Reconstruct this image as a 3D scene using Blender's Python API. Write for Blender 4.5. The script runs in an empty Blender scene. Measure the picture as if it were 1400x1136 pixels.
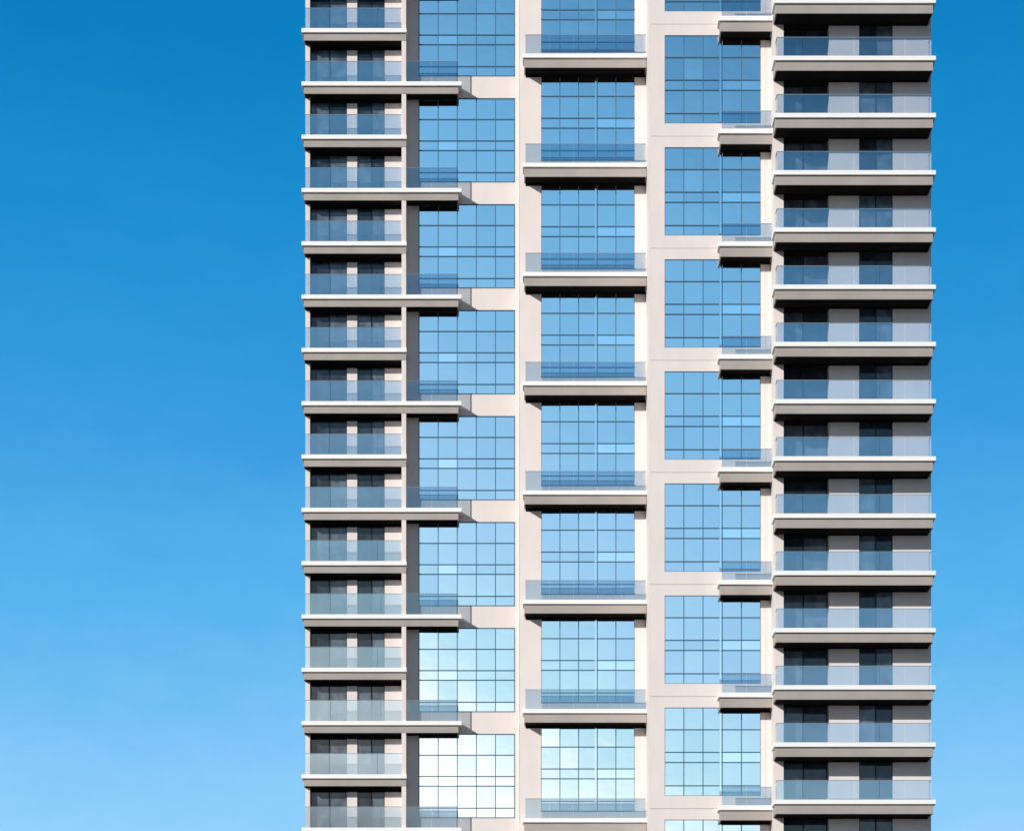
import bpy, bmesh, math, random
from mathutils import Vector

random.seed(7)
S = bpy.context.scene
COL = S.collection
R = math.radians

# ------------------------------------------------------------------ materials
def new_mat(name):
    m = bpy.data.materials.new(name)
    m.use_nodes = True
    nt = m.node_tree
    nt.nodes.clear()
    out = nt.nodes.new('ShaderNodeOutputMaterial')
    return m, nt, out

def paint(name, col, rough=0.6, var=0.06, scale=0.8, streak=4.0, bump=0.0, spec=0.3):
    """Painted / rendered surface: mottling plus faint vertical weather streaks."""
    m, nt, out = new_mat(name)
    N, L = nt.nodes, nt.links
    b = N.new('ShaderNodeBsdfPrincipled')
    tc = N.new('ShaderNodeTexCoord')
    mp = N.new('ShaderNodeMapping')
    mp.inputs['Scale'].default_value = (scale * streak, scale * streak, scale)
    n1 = N.new('ShaderNodeTexNoise')
    n1.inputs['Scale'].default_value = 1.0
    n1.inputs['Detail'].default_value = 6
    n2 = N.new('ShaderNodeTexNoise')
    n2.inputs['Scale'].default_value = 0.35
    n2.inputs['Detail'].default_value = 4
    L.new(tc.outputs['Object'], mp.inputs['Vector'])
    L.new(mp.outputs['Vector'], n1.inputs['Vector'])
    L.new(tc.outputs['Object'], n2.inputs['Vector'])
    ad = N.new('ShaderNodeMath'); ad.operation = 'ADD'
    L.new(n1.outputs['Fac'], ad.inputs[0]); L.new(n2.outputs['Fac'], ad.inputs[1])
    mr = N.new('ShaderNodeMapRange')
    mr.inputs['From Min'].default_value = 0.6
    mr.inputs['From Max'].default_value = 1.4
    mr.inputs['To Min'].default_value = 1 - var
    mr.inputs['To Max'].default_value = 1 + var
    L.new(ad.outputs[0], mr.inputs['Value'])
    vm = N.new('ShaderNodeVectorMath'); vm.operation = 'SCALE'
    vm.inputs[0].default_value = col
    L.new(mr.outputs[0], vm.inputs['Scale'])
    L.new(vm.outputs[0], b.inputs['Base Color'])
    b.inputs['Roughness'].default_value = rough
    b.inputs['Specular IOR Level'].default_value = spec
    if bump:
        bp = N.new('ShaderNodeBump')
        bp.inputs['Strength'].default_value = bump
        bp.inputs['Distance'].default_value = 0.01
        n3 = N.new('ShaderNodeTexNoise'); n3.inputs['Scale'].default_value = 30
        L.new(tc.outputs['Object'], n3.inputs['Vector'])
        L.new(n3.outputs['Fac'], bp.inputs['Height'])
        L.new(bp.outputs[0], b.inputs['Normal'])
    L.new(b.outputs[0], out.inputs['Surface'])
    return m

def coated_glass(name, tint, rough=0.015, wave=0.0):
    """Reflective coated curtain-wall glass."""
    m, nt, out = new_mat(name)
    N, L = nt.nodes, nt.links
    b = N.new('ShaderNodeBsdfPrincipled')
    b.inputs['Base Color'].default_value = (*tint, 1)
    b.inputs['Metallic'].default_value = 1.0
    b.inputs['Roughness'].default_value = rough
    tc = N.new('ShaderNodeTexCoord')
    n = N.new('ShaderNodeTexNoise')
    n.inputs['Scale'].default_value = 0.9
    n.inputs['Detail'].default_value = 2
    bp = N.new('ShaderNodeBump')
    bp.inputs['Strength'].default_value = 1.0
    bp.inputs['Distance'].default_value = wave
    L.new(tc.outputs['Object'], n.inputs['Vector'])
    L.new(n.outputs['Fac'], bp.inputs['Height'])
    L.new(bp.outputs[0], b.inputs['Normal'])
    L.new(b.outputs[0], out.inputs['Surface'])
    return m

def dark_glass(name, col, spec=0.5):
    m, nt, out = new_mat(name)
    N, L = nt.nodes, nt.links
    b = N.new('ShaderNodeBsdfPrincipled')
    tc = N.new('ShaderNodeTexCoord')
    n = N.new('ShaderNodeTexNoise'); n.inputs['Scale'].default_value = 1.3
    mr = N.new('ShaderNodeMapRange')
    mr.inputs['From Min'].default_value = 0.35; mr.inputs['From Max'].default_value = 0.65
    mr.inputs['To Min'].default_value = 0.6; mr.inputs['To Max'].default_value = 1.4
    vm = N.new('ShaderNodeVectorMath'); vm.operation = 'SCALE'
    vm.inputs[0].default_value = col
    L.new(tc.outputs['Object'], n.inputs['Vector'])
    L.new(n.outputs['Fac'], mr.inputs['Value'])
    L.new(mr.outputs[0], vm.inputs['Scale'])
    L.new(vm.outputs[0], b.inputs['Base Color'])
    b.inputs['Roughness'].default_value = 0.04
    b.inputs['Specular IOR Level'].default_value = spec
    L.new(b.outputs[0], out.inputs['Surface'])
    return m

def railing_glass(name, tint, refl):
    m, nt, out = new_mat(name)
    N, L = nt.nodes, nt.links
    t = N.new('ShaderNodeBsdfTransparent'); t.inputs['Color'].default_value = (*tint, 1)
    g = N.new('ShaderNodeBsdfGlossy')
    g.inputs['Color'].default_value = (0.86, 0.95, 1, 1)
    g.inputs['Roughness'].default_value = 0.03
    mx = N.new('ShaderNodeMixShader'); mx.inputs[0].default_value = refl
    L.new(t.outputs[0], mx.inputs[1]); L.new(g.outputs[0], mx.inputs[2])
    L.new(mx.outputs[0], out.inputs['Surface'])
    return m

M = {
    'wall':   paint('wall_paint', (0.80, 0.718, 0.682), 0.7, 0.05, 0.5, 3, 0.15),
    'coping': paint('coping_paint', (0.93, 0.92, 0.895), 0.55, 0.03, 0.6, 2),
    'fascia': paint('fascia_paint', (0.40, 0.36, 0.33), 0.7, 0.09, 0.7, 1.0, 0.15),
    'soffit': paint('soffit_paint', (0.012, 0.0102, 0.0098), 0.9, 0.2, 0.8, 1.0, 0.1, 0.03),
    'frame':  paint('frame_metal', (0.06, 0.145, 0.235), 0.4, 0.08, 1.0, 1.0),
    'dark':   paint('dark_frame_metal', (0.012, 0.014, 0.017), 0.4, 0.1, 1.0, 1.0),
    'strip':  coated_glass('polished_metal', (0.90, 0.92, 0.94), 0.12, 0.0),
    'glass':  coated_glass('coated_glass', (0.76, 0.78, 0.78), 0.012, 0.002),
    'glass_deep': coated_glass('coated_glass_deeper', (0.71, 0.745, 0.755), 0.012, 0.002),
    'spandrel': coated_glass('spandrel_glass', (0.93, 0.95, 0.95), 0.05, 0.002),
    'dark_pane': dark_glass('dark_window_glass', (0.026, 0.038, 0.055), 0.45),
    'grey_pane': dark_glass('curtained_window_glass', (0.10, 0.125, 0.165), 0.5),
    'rail':   railing_glass('railing_glass', (0.79, 0.835, 0.87), 0.205),
    'rail_deep': railing_glass('railing_glass_blue', (0.715, 0.785, 0.84), 0.08),
    'steel':  paint('handrail_steel', (0.22, 0.27, 0.32), 0.35, 0.05, 1.0, 1.0),
    'ground': paint('paving', (0.09, 0.088, 0.085), 0.9, 0.25, 0.15, 1.0),
}

# ------------------------------------------------------------------ mesh helper
class MB:
    def __init__(self):
        self.v, self.f, self.mi = [], [], []

    def box(self, x0, x1, y0, y1, z0, z1, mi=0):
        b = len(self.v)
        self.v += [(x0, y0, z0), (x1, y0, z0), (x1, y1, z0), (x0, y1, z0),
                   (x0, y0, z1), (x1, y0, z1), (x1, y1, z1), (x0, y1, z1)]
        for q in ((0, 3, 2, 1), (4, 5, 6, 7), (0, 1, 5, 4), (1, 2, 6, 5), (2, 3, 7, 6), (3, 0, 4, 7)):
            self.f.append(tuple(b + i for i in q)); self.mi.append(mi)
        return self

    def sheet(self, x0, x1, z0, z1, y, tilt_x, tilt_z, thick, mi=0):
        """One glass pane: a thin slab whose face leans by tiny angles."""
        cx, cz = (x0 + x1) / 2, (z0 + z1) / 2
        b = len(self.v)
        for dy in (0, thick):
            for x, z in ((x0, z0), (x1, z0), (x1, z1), (x0, z1)):
                self.v.append((x, y + dy + (x - cx) * tilt_x + (z - cz) * tilt_z, z))
        for q in ((0, 1, 2, 3), (7, 6, 5, 4), (0, 4, 5, 1), (1, 5, 6, 2), (2, 6, 7, 3), (3, 7, 4, 0)):
            self.f.append(tuple(b + i for i in q)); self.mi.append(mi)
        return self

    def build(self, name, mats, parent=None, bevel=0.0):
        me = bpy.data.meshes.new(name)
        me.from_pydata(self.v, [], self.f)
        if not isinstance(mats, (list, tuple)):
            mats = [mats]
        for m in mats:
            me.materials.append(m)
        for p, i in zip(me.polygons, self.mi):
            p.material_index = i
        me.update()
        o = bpy.data.objects.new(name, me)
        COL.objects.link(o)
        if parent is not None:
            o.parent = parent
        if bevel:
            md = o.modifiers.new('edge', 'BEVEL')
            md.width = bevel; md.segments = 2
            md.limit_method = 'ANGLE'
        return o

# ------------------------------------------------------------------ levels
H = 3.2
Z0 = 24.30                       # height of the coping of level 0
def LZ(n): return Z0 + H * n
NLO, NHI = -2, 17                # levels that get balconies
TOP = LZ(18) + 0.5

tower = bpy.data.objects.new('residential_tower', None)
COL.objects.link(tower)
tower['label'] = 'tall white residential tower with stepped bays, stacked glass balconies and blue mirror windows'
tower['category'] = 'apartment tower'

# ------------------------------------------------------------------ balconies
def balcony(x0, x1, yf, yb, n, fascia_h, trim_h, rail_top, ov_l, ov_r, rail_x0, rail_x1,
            side_l=False, side_r=False, posts=(), shade_strip=None, deep=None, recess=None):
    """Slab with white coping, painted fascia, dark soffit and glass railing.
    yf = front of coping, yb = back edge at the wall."""
    z = LZ(n)
    zt, zb = z + trim_h / 2, z - trim_h / 2
    ff = yf + 0.14
    slab = MB().box(x0, x1, ff, yb, zb - fascia_h, zb).build('balcony', M['fascia'], tower, 0.012)
    # soffit board set just under the slab, held in from the edges
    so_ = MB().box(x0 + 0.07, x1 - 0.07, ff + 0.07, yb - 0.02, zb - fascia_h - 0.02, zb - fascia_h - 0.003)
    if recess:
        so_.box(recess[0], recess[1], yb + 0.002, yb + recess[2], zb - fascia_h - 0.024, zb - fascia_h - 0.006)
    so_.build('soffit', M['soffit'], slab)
    # dark strip standing in for the corner shade where ceiling meets wall
    if shade_strip:
        MB().box(shade_strip[0], shade_strip[1], yb - 0.06, yb - 0.004, zb - fascia_h - 0.02 - shade_strip[2], zb - fascia_h - 0.022).build(
            'corner_shade_strip', M['soffit'], slab)
    MB().box(x0 - ov_l, x1 + ov_r, yf, yb - 0.03, zb + 0.003, zt).build('coping', M['coping'], slab, 0.02)
    yr = ff + 0.05
    zg0, zg1 = zt + 0.03, z + rail_top
    gl = MB()
    spans = [(rail_x0, rail_x1)]
    if deep is not None and deep > rail_x0:
        spans = [(rail_x0, deep), (deep, rail_x1)]
    cuts = []
    for sa, sb in spans:
        k = max(1, round((sb - sa) / 1.55))
        cuts += [(sa + (sb - sa) * i / k + 0.008, sa + (sb - sa) * (i + 1) / k - 0.008) for i in range(k)]
    for a, b in cuts:
        gl.sheet(a, b, zg0, zg1, yr, random.uniform(-.002, .002), random.uniform(-.002, .002), 0.015, 1 if deep is not None and a > deep else 0)
    if side_l:
        gl.box(rail_x0 - 0.015, rail_x0, yr + 0.02, yb - 0.7, zg0, zg1)
    if side_r:
        gl.box(rail_x1, rail_x1 + 0.015, yr + 0.02, yb - 0.7, zg0, zg1)
    gl.build('glass_railing', [M['rail'], M['rail_deep']], slab)
    hr = MB().box(rail_x0 - 0.02, rail_x1 + 0.02, yr - 0.012, yr + 0.03, zg1 + 0.004, zg1 + 0.034)
    if side_l:
        hr.box(rail_x0 - 0.03, rail_x0 + 0.012, yr + 0.034, yb - 0.7, zg1 + 0.004, zg1 + 0.034)
    if side_r:
        hr.box(rail_x1 - 0.012, rail_x1 + 0.03, yr + 0.034, yb - 0.7, zg1 + 0.004, zg1 + 0.034)
    hr.build('handrail', M['steel'], slab)
    for px in posts:
        MB().box(px - 0.022, px + 0.022, yr + 0.025, yr + 0.07, zt + 0.002, zg1).build('post', M['dark'], slab)
    return slab

# ------------------------------------------------------------------ big reflective windows
def big_window(x0, x1, y, top, rows, cols, strip=None, bright=()):
    """rows: heights below the coping level; frame grid with its panes as a sub-part."""
    zs = [top + r for r in rows]
    xs = [x0 + (x1 - x0) * i / cols for i in range(cols + 1)]
    fr = MB()
    t = 0.026
    for i, z in enumerate(zs):
        fr.box(x0 - 0.03, x1 + 0.03, y - 0.055, y + 0.05, z - t, z + t)
    for x in xs:
        for za, zb in zip(zs[:-1], zs[1:]):
            fr.box(x - t, x + t, y - 0.045, y + 0.05, zb + t, za - t)
    w = fr.build('window', M['frame'], tower)
    pn = MB()
    for r, (za, zb) in enumerate(zip(zs[:-1], zs[1:])):
        for c, (xa, xb) in enumerate(zip(xs[:-1], xs[1:])):
            mi = 1 if (r, c) in bright else random.choice((0, 0, 0, 2))
            pn.sheet(xa + t, xb - t, zb + t, za - t, y, random.gauss(0, .002), random.gauss(0, .002), 0.024, mi)
    pn.build('pane', [M['glass'], M['spandrel'], M['glass_deep']], w)
    if strip:
        MB().box(strip - 0.135, strip - 0.045, y - 0.10, y - 0.058, zs[-1] + 0.03, zs[0] - 0.03).build('mullion', M['strip'], w)
    return w

def small_window(x0, x1, y, z0, z1, splits, pal):
    t = 0.04
    xs = [x0] + splits + [x1]
    fr = MB()
    fr.box(x0, x1, y - 0.05, y + 0.05, z1 - 0.07, z1)
    fr.box(x0, x1, y - 0.05, y + 0.05, z0, z0 + 0.06)
    for x in xs:
        a, b = x - t, x + t
        if x == x0: a, b = x0, x0 + t
        if x == x1: a, b = x1 - t, x1
        fr.box(a, b, y - 0.045, y + 0.05, z0 + 0.06, z1 - 0.07)
    w = fr.build('balcony_window', M['dark'], tower)
    pn = MB()
    for (a, b), mi in zip(zip(xs[:-1], xs[1:]), pal):
        pn.sheet(a + t, b - t, z0 + 0.06, z1 - 0.07, y, random.gauss(0, .002), random.gauss(0, .002), 0.02, mi)
    pn.build('pane', [M['dark_pane'], M['grey_pane']], w)
    return w

def pal2(p0, p1):
    return [1 if random.random() < p0 else 0, 1 if random.random() < p1 else 0]

# ---- bay A: narrow balconies on the left, y front 184.10, wall 185.70
YA, WA = 184.10, 185.25
for n in range(NLO, NHI + 1):
    ext = (n % 2 == 0)
    if ext:
        balcony(-12.52, -3.22, YA, WA + 0.0, n, 0.44, 0.26, 1.38, 0.13, 0.20, -12.44, -3.30, posts=(-3.30,), shade_strip=(-12.18, -6.65, 0.20), deep=-6.36)
    else:
        balcony(-12.52, -6.36, YA, WA + 0.0, n, 0.44, 0.26, 1.38, 0.13, 0.03, -12.44, -6.66, shade_strip=(-12.18, -6.65, 0.20))
    z0, z1 = LZ(n) + 0.14, LZ(n + 1) - 0.58
    small_window(-12.18, -9.98, WA + 0.12, z0, z1, [-11.05], pal2(.25, .8))
    small_window(-9.36, -7.70, WA + 0.12, z0, z1, [-8.50], pal2(.2, .7))
zb = LZ(NLO) - 0.3
a = MB()
a.box(-9.98, -9.36, WA, WA + 0.5, zb, TOP)
a.box(-7.70, -6.40, WA, WA + 0.5, zb, TOP)
a.box(-12.44, -6.40, WA + 0.01, WA + 0.5, 0, zb)
a.box(-12.44, -6.40, WA + 0.5, 194, 0, TOP)
for n in range(NLO, NHI + 2):
    a.box(-12.18, -9.98, WA + 0.004, WA + 0.5, LZ(n) - 0.58, LZ(n) + 0.14)
    a.box(-9.36, -7.70, WA + 0.004, WA + 0.5, LZ(n) - 0.58, LZ(n) + 0.14)
a.build('wall', M['wall'], tower)
MB().box(-12.47, -12.19, WA - 0.35, WA + 0.5, zb, TOP).build('fin', M['wall'], tower, 0.015)
MB().box(-6.64, -6.365, YA + 0.17, WA, zb, TOP + 0.3).build('fin', M['wall'], tower, 0.015)

# ---- window bays B, C, D
EV = [n for n in range(0, NHI + 2) if n % 2 == 0]
def bay_wall(xl, xr, wx0, wx1, y, rows, groove=None, depth=10.0, joint=None):
    """Rendered wall round a column of windows; optional open joints at the coping levels and one upright joint."""
    m = MB()
    T = 0.5
    g = 0.011
    if groove is None:
        m.box(xl, wx0, y, y + T, 0, TOP)
    else:
        lo = 0.0
        for n in EV:
            m.box(xl, wx0, y, y + T, lo, LZ(n) + groove - g)
            lo = LZ(n) + groove + g
        m.box(xl, wx0, y, y + T, lo, TOP)
    if joint is None:
        m.box(wx1, xr, y, y + T, 0, TOP)
    else:
        j = 0.006
        m.box(wx1, joint - j, y, y + T, 0, TOP)
        m.box(joint + j, xr, y, y + T, 0, TOP)
    lo = 0.0
    for n in EV:
        za, zb_ = LZ(n) + rows[-1], LZ(n) + rows[0]
        if groove is not None and lo > 0 and LZ(n - 2) + groove > lo:
            gz = LZ(n - 2) + groove
            m.box(wx0, wx1, y, y + T, lo, gz - g)
            m.box(wx0, wx1, y, y + T, gz + g, za)
        else:
            m.box(wx0, wx1, y, y + T, lo, za)
        lo = zb_
    m.box(wx0, wx1, y, y + T, lo, TOP)
    m.box(xl, xr, y + T, y + depth, 0, TOP)
    return m.build('wall', M['wall'], tower)

ROWS = [-0.32, -1.58, -2.87, -3.45, -4.78, -5.36]
RB = [r - 0.175 for r in ROWS]
RC = [r - 0.33 for r in ROWS]
RD = [r - 0.21 for r in ROWS]
YB = WA
bay_wall(-6.40, 0.45, -5.62, 0.155, YB, RB, None, 8.3)
YC, WC = 179.64, 180.94
bay_wall(0.45, 7.92, 1.73, 7.24, WC, RC, None, 13)
YD, WD = 173.99, 175.14
bay_wall(7.92, 14.80, 8.73, 14.22, WD, RD, 0.10, 18, 14.52)
for n in EV:
    z = LZ(n)
    big_window(-5.62, 0.155, YB + 0.04, z, RB, 5, None, bright={(2, 1)})
    big_window(1.73, 7.24, WC + 0.05, z, RC, 5, 5.035, bright={(2, 3), (2, 4)})
    big_window(8.73, 14.22, WD + 0.06, z, RD, 5, 12.00, bright={(2, 3), (2, 4)})
for n in [k for k in range(NLO, NHI + 1) if k % 2 == 0]:
    balcony(0.72, 7.90, YC, WC, n, 0.53, 0.25, 1.265, 0.09, 0.015, 0.78, 7.86, shade_strip=(0.80, 7.88, 0.13), deep=0.0)
    balcony(11.84, 14.795, YD, WD, n, 0.56, 0.27, 1.18, 0.13, 0.0, 11.92, 14.76, shade_strip=(11.92, 14.78, 0.11), deep=0.0)

# ---- bay E: wide balconies on the right, y front 171.48, wall 173.43
YE, WE = 171.48, 173.22
for n in range(NLO, NHI + 1):
    balcony(14.76, 23.59, YE, WE, n, 0.53, 0.26, 1.21, 0.10, 0.15, 14.86, 23.46, side_l=True, side_r=True, shade_strip=(15.36, 23.5, 0.06), recess=(15.37, 17.92, 0.9))
    z0, z1 = LZ(n) + 0.12, LZ(n + 1) - 0.66
    small_window(15.36, 17.93, WE + 0.85, z0, z1, [16.55], pal2(.45, .45))
    small_window(19.63, 21.53, WE + 0.12, z0, z1, [20.58], pal2(.45, .45))
e = MB()
e.box(14.80, 15.36, WE, WE + 1.6, zb, TOP)
e.box(17.93, 19.63, WE, WE + 1.6, zb, TOP)
e.box(21.53, 23.70, WE, WE + 1.6, zb, TOP)
e.box(14.80, 23.70, WE + 0.01, WE + 1.6, 0, zb)
e.box(14.80, 23.70, WE + 1.6, 193, 0, TOP)
for n in range(NLO, NHI + 2):
    e.box(15.36, 17.93, WE + 0.004, WE + 1.6, LZ(n) - 0.66, LZ(n) + 0.12)
    e.box(19.63, 21.53, WE + 0.004, WE + 1.6, LZ(n) - 0.66, LZ(n) + 0.12)
e.build('wall', M['wall'], tower)

# ---- dark glazing added on the unseen side face of bay C to cut bounce light
for n in [k for k in range(NLO, NHI + 1) if k % 2 == 0]:
    za, zc = LZ(n) + 0.35, LZ(n) + 6.05
    ya, yz = WC + 0.55, YB - 0.35
    fr = MB()
    fr.box(0.441, 0.475, ya, yz, za, za + 0.06)
    fr.box(0.441, 0.475, ya, yz, zc - 0.06, zc)
    fr.box(0.441, 0.475, ya, yz, za + 2.85, za + 2.91)
    for q in range(4):
        yy = ya + (yz - ya - 0.06) * q / 3
        for zl, zh in ((za + 0.06, za + 2.85), (za + 2.91, zc - 0.06)):
            fr.box(0.442, 0.475, yy, yy + 0.06, zl, zh)
    sw = fr.build('bounce_blocker', M['dark'], tower)
    MB().box(0.446, 0.470, ya + 0.01, yz - 0.01, za + 0.01, zc - 0.01).build('pane', M['dark_pane'], sw)

# ---- roof slabs over the bays
rf = MB()
for x0, x1, y0, y1 in ((-12.6, -6.3, YA, 194), (-6.3, 0.45, YB - 0.2, 194), (0.45, 7.92, WC - 0.2, 194),
                       (7.92, 14.8, WD - 0.2, 193.3), (14.8, 23.8, YE, 193.2)):
    rf.box(x0, x1, y0, y1, TOP + 0.003, TOP + 0.5)
rf.build('roof', M['coping'], tower)

# ------------------------------------------------------------------ ground
gr = MB().box(-4000, 4000, -4000, 8000, -0.5, 0.0).build('ground', M['ground'])
gr['kind'] = 'structure'
gr['label'] = 'paved ground round the foot of the tower'

# ------------------------------------------------------------------ light
AZ, EL = R(42), R(22.2)
sd = Vector((-math.sin(AZ) * math.cos(EL), -math.cos(AZ) * math.cos(EL), math.sin(EL)))
sl = bpy.data.lights.new('sun', 'SUN')
sl.energy = 4.05
sl.angle = R(0.53)
sl.color = (1.0, 0.955, 0.90)
so = bpy.data.objects.new('sun', sl)
so.rotation_euler = (-sd).to_track_quat('-Z', 'Y').to_euler()
so.location = (-60, 80, 120)
COL.objects.link(so)

def lin(r, g, b):
    f = lambda c: (c / 255 / 12.92) if c / 255 <= 0.04045 else ((c / 255 + 0.055) / 1.055) ** 2.4
    return (f(r), f(g), f(b))

W = bpy.data.worlds.new('World')
S.world = W
W.use_nodes = True
nt = W.node_tree
nt.nodes.clear()
N, L = nt.nodes, nt.links
out = N.new('ShaderNodeOutputWorld')
bg = N.new('ShaderNodeBackground')
L.new(bg.outputs[0], out.inputs['Surface'])
tc = N.new('ShaderNodeTexCoord')
sp = N.new('ShaderNodeSeparateXYZ')
L.new(tc.outputs['Generated'], sp.inputs[0])

def math_node(op, a, b=None):
    n = N.new('ShaderNodeMath'); n.operation = op
    for i, v in enumerate((a, b)):
        if v is None: continue
        if isinstance(v, (int, float)): n.inputs[i].default_value = v
        else: L.new(v, n.inputs[i])
    return n.outputs[0]

def ramp(fac, stops):
    r = N.new('ShaderNodeValToRGB')
    els = r.color_ramp.elements
    while len(els) > 1: els.remove(els[-1])
    for i, (p, c) in enumerate(stops):
        e_ = els[0] if i == 0 else els.new(p)
        e_.position = p
        e_.color = (*c, 1)
    L.new(fac, r.inputs[0])
    return r.outputs[0]

# thin high cloud / uneven air
nz = N.new('ShaderNodeTexNoise')
nz.inputs['Scale'].default_value = 5.0
nz.inputs['Detail'].default_value = 5
nz.inputs['Distortion'].default_value = 0.4
mpw = N.new('ShaderNodeMapping'); mpw.inputs['Scale'].default_value = (1, 1, 2.5)
L.new(tc.outputs['Generated'], mpw.inputs[0]); L.new(mpw.outputs[0], nz.inputs['Vector'])
wob = math_node('MULTIPLY', math_node('SUBTRACT', nz.outputs['Fac'], 0.5), 0.05)

nz2 = N.new('ShaderNodeTexNoise')
nz2.inputs['Scale'].default_value = 38.0
nz2.inputs['Detail'].default_value = 6
nz2.inputs['Roughness'].default_value = 0.65
L.new(mpw.outputs[0], nz2.inputs['Vector'])
wob = math_node('ADD', wob, math_node('MULTIPLY', math_node('SUBTRACT', nz2.outputs['Fac'], 0.5), 0.03))
zf = math_node('ADD', sp.outputs['Z'], wob)
front = ramp(zf, [
    (0.00, lin(205, 232, 252)), (0.124, lin(145, 208, 254)), (0.187, lin(92, 182, 239)),
    (0.250, lin(56, 157, 226)), (0.310, lin(26, 143, 209)), (0.366, lin(6, 128, 195)),
    (0.55, lin(4, 100, 165)), (1.0, lin(10, 70, 130))])
u = math_node('ADD', math_node('ADD', sp.outputs['Z'], math_node('MULTIPLY', math_node('MINIMUM', math_node('MAXIMUM', sp.outputs['X'], -0.06), 0.16), 0.5)), math_node('MULTIPLY', wob, 0.35))
ub = math_node('ADD', math_node('MULTIPLY', u, 0.5), 0.25)        # u -0.5..1.5 -> 0..1
def bk(s): return s / math.sqrt(1 + s * s) * 0.5 + 0.25
k = 1 / 0.775
def sc(c, f=1.0): return tuple(v * k * f for v in c)
back = ramp(ub, [
    (0.25, (0.30, 0.29, 0.28)), (bk(0.07), (0.32, 0.33, 0.34)), (bk(0.105), (0.9, 0.95, 0.97)), (bk(0.12), (1.6, 1.68, 1.72)), (bk(0.138), (1.28, 1.41, 1.43)), (bk(0.170), sc((0.53, 0.82, 0.955))),
    (bk(0.21), sc((0.375, 0.65, 0.92))), (bk(0.28), sc((0.225, 0.51, 0.81))),
    (bk(0.35), sc((0.165, 0.44, 0.75))), (bk(0.42), sc((0.09, 0.27, 0.50))),
    (bk(0.55), (0.05, 0.12, 0.22)), (0.75, (0.025, 0.06, 0.12))])
mb = N.new('ShaderNodeMapRange')
mb.interpolation_type = 'SMOOTHSTEP'
mb.inputs['From Min'].default_value = -0.6
mb.inputs['From Max'].default_value = 0.6
L.new(sp.outputs['Y'], mb.inputs['Value'])
side = N.new('ShaderNodeMapRange')
side.interpolation_type = 'SMOOTHSTEP'
side.inputs['From Min'].default_value = 0.13
side.inputs['From Max'].default_value = 0.45
side.inputs['To Min'].default_value = 1.0
side.inputs['To Max'].default_value = 0.30
L.new(math_node('ABSOLUTE', sp.outputs['X']), side.inputs['Value'])
bsc = N.new('ShaderNodeVectorMath'); bsc.operation = 'SCALE'
L.new(back, bsc.inputs[0]); L.new(side.outputs[0], bsc.inputs['Scale'])
back = bsc.outputs[0]
mix = N.new('ShaderNodeMix'); mix.data_type = 'RGBA'
L.new(mb.outputs[0], mix.inputs['Factor'])
L.new(back, mix.inputs['A']); L.new(front, mix.inputs['B'])
sky = N.new('ShaderNodeTexSky')
sky.sky_type = 'NISHITA'
sky.sun_disc = False
sky.sun_elevation = EL
sky.sun_rotation = math.pi + AZ
sky.air_density = 1.0; sky.dust_density = 0.4; sky.ozone_density = 3.0
nsc = N.new('ShaderNodeVectorMath'); nsc.operation = 'SCALE'
nsc.inputs['Scale'].default_value = 0.10
L.new(sky.outputs[0], nsc.inputs[0])
mx2 = N.new('ShaderNodeMix'); mx2.data_type = 'RGBA'
mx2.inputs['Factor'].default_value = 0.985
L.new(nsc.outputs[0], mx2.inputs['A']); L.new(mix.outputs['Result'], mx2.inputs['B'])
L.new(mx2.outputs['Result'], bg.inputs['Color'])
bg.inputs['Strength'].default_value = 1.0

# ------------------------------------------------------------------ camera
cd = bpy.data.cameras.new('camera')
cd.sensor_width = 36
cd.sensor_fit = 'HORIZONTAL'
cd.lens = 4188 / 1400 * 36
cd.shift_y = (1650 - 568) / 1400
cd.clip_start = 1
cd.clip_end = 20000
co = bpy.data.objects.new('camera', cd)
co.location = (0, 0, 1.6)
co.rotation_euler = (R(90), 0, 0)
COL.objects.link(co)
S.camera = co

vs = S.view_settings
vs.view_transform = 'Standard'
vs.look = 'None'
vs.exposure = 0
vs.gamma = 1
S.cycles.use_denoising = True
S.cycles.max_bounces = 8
S.cycles.transparent_max_bounces = 12
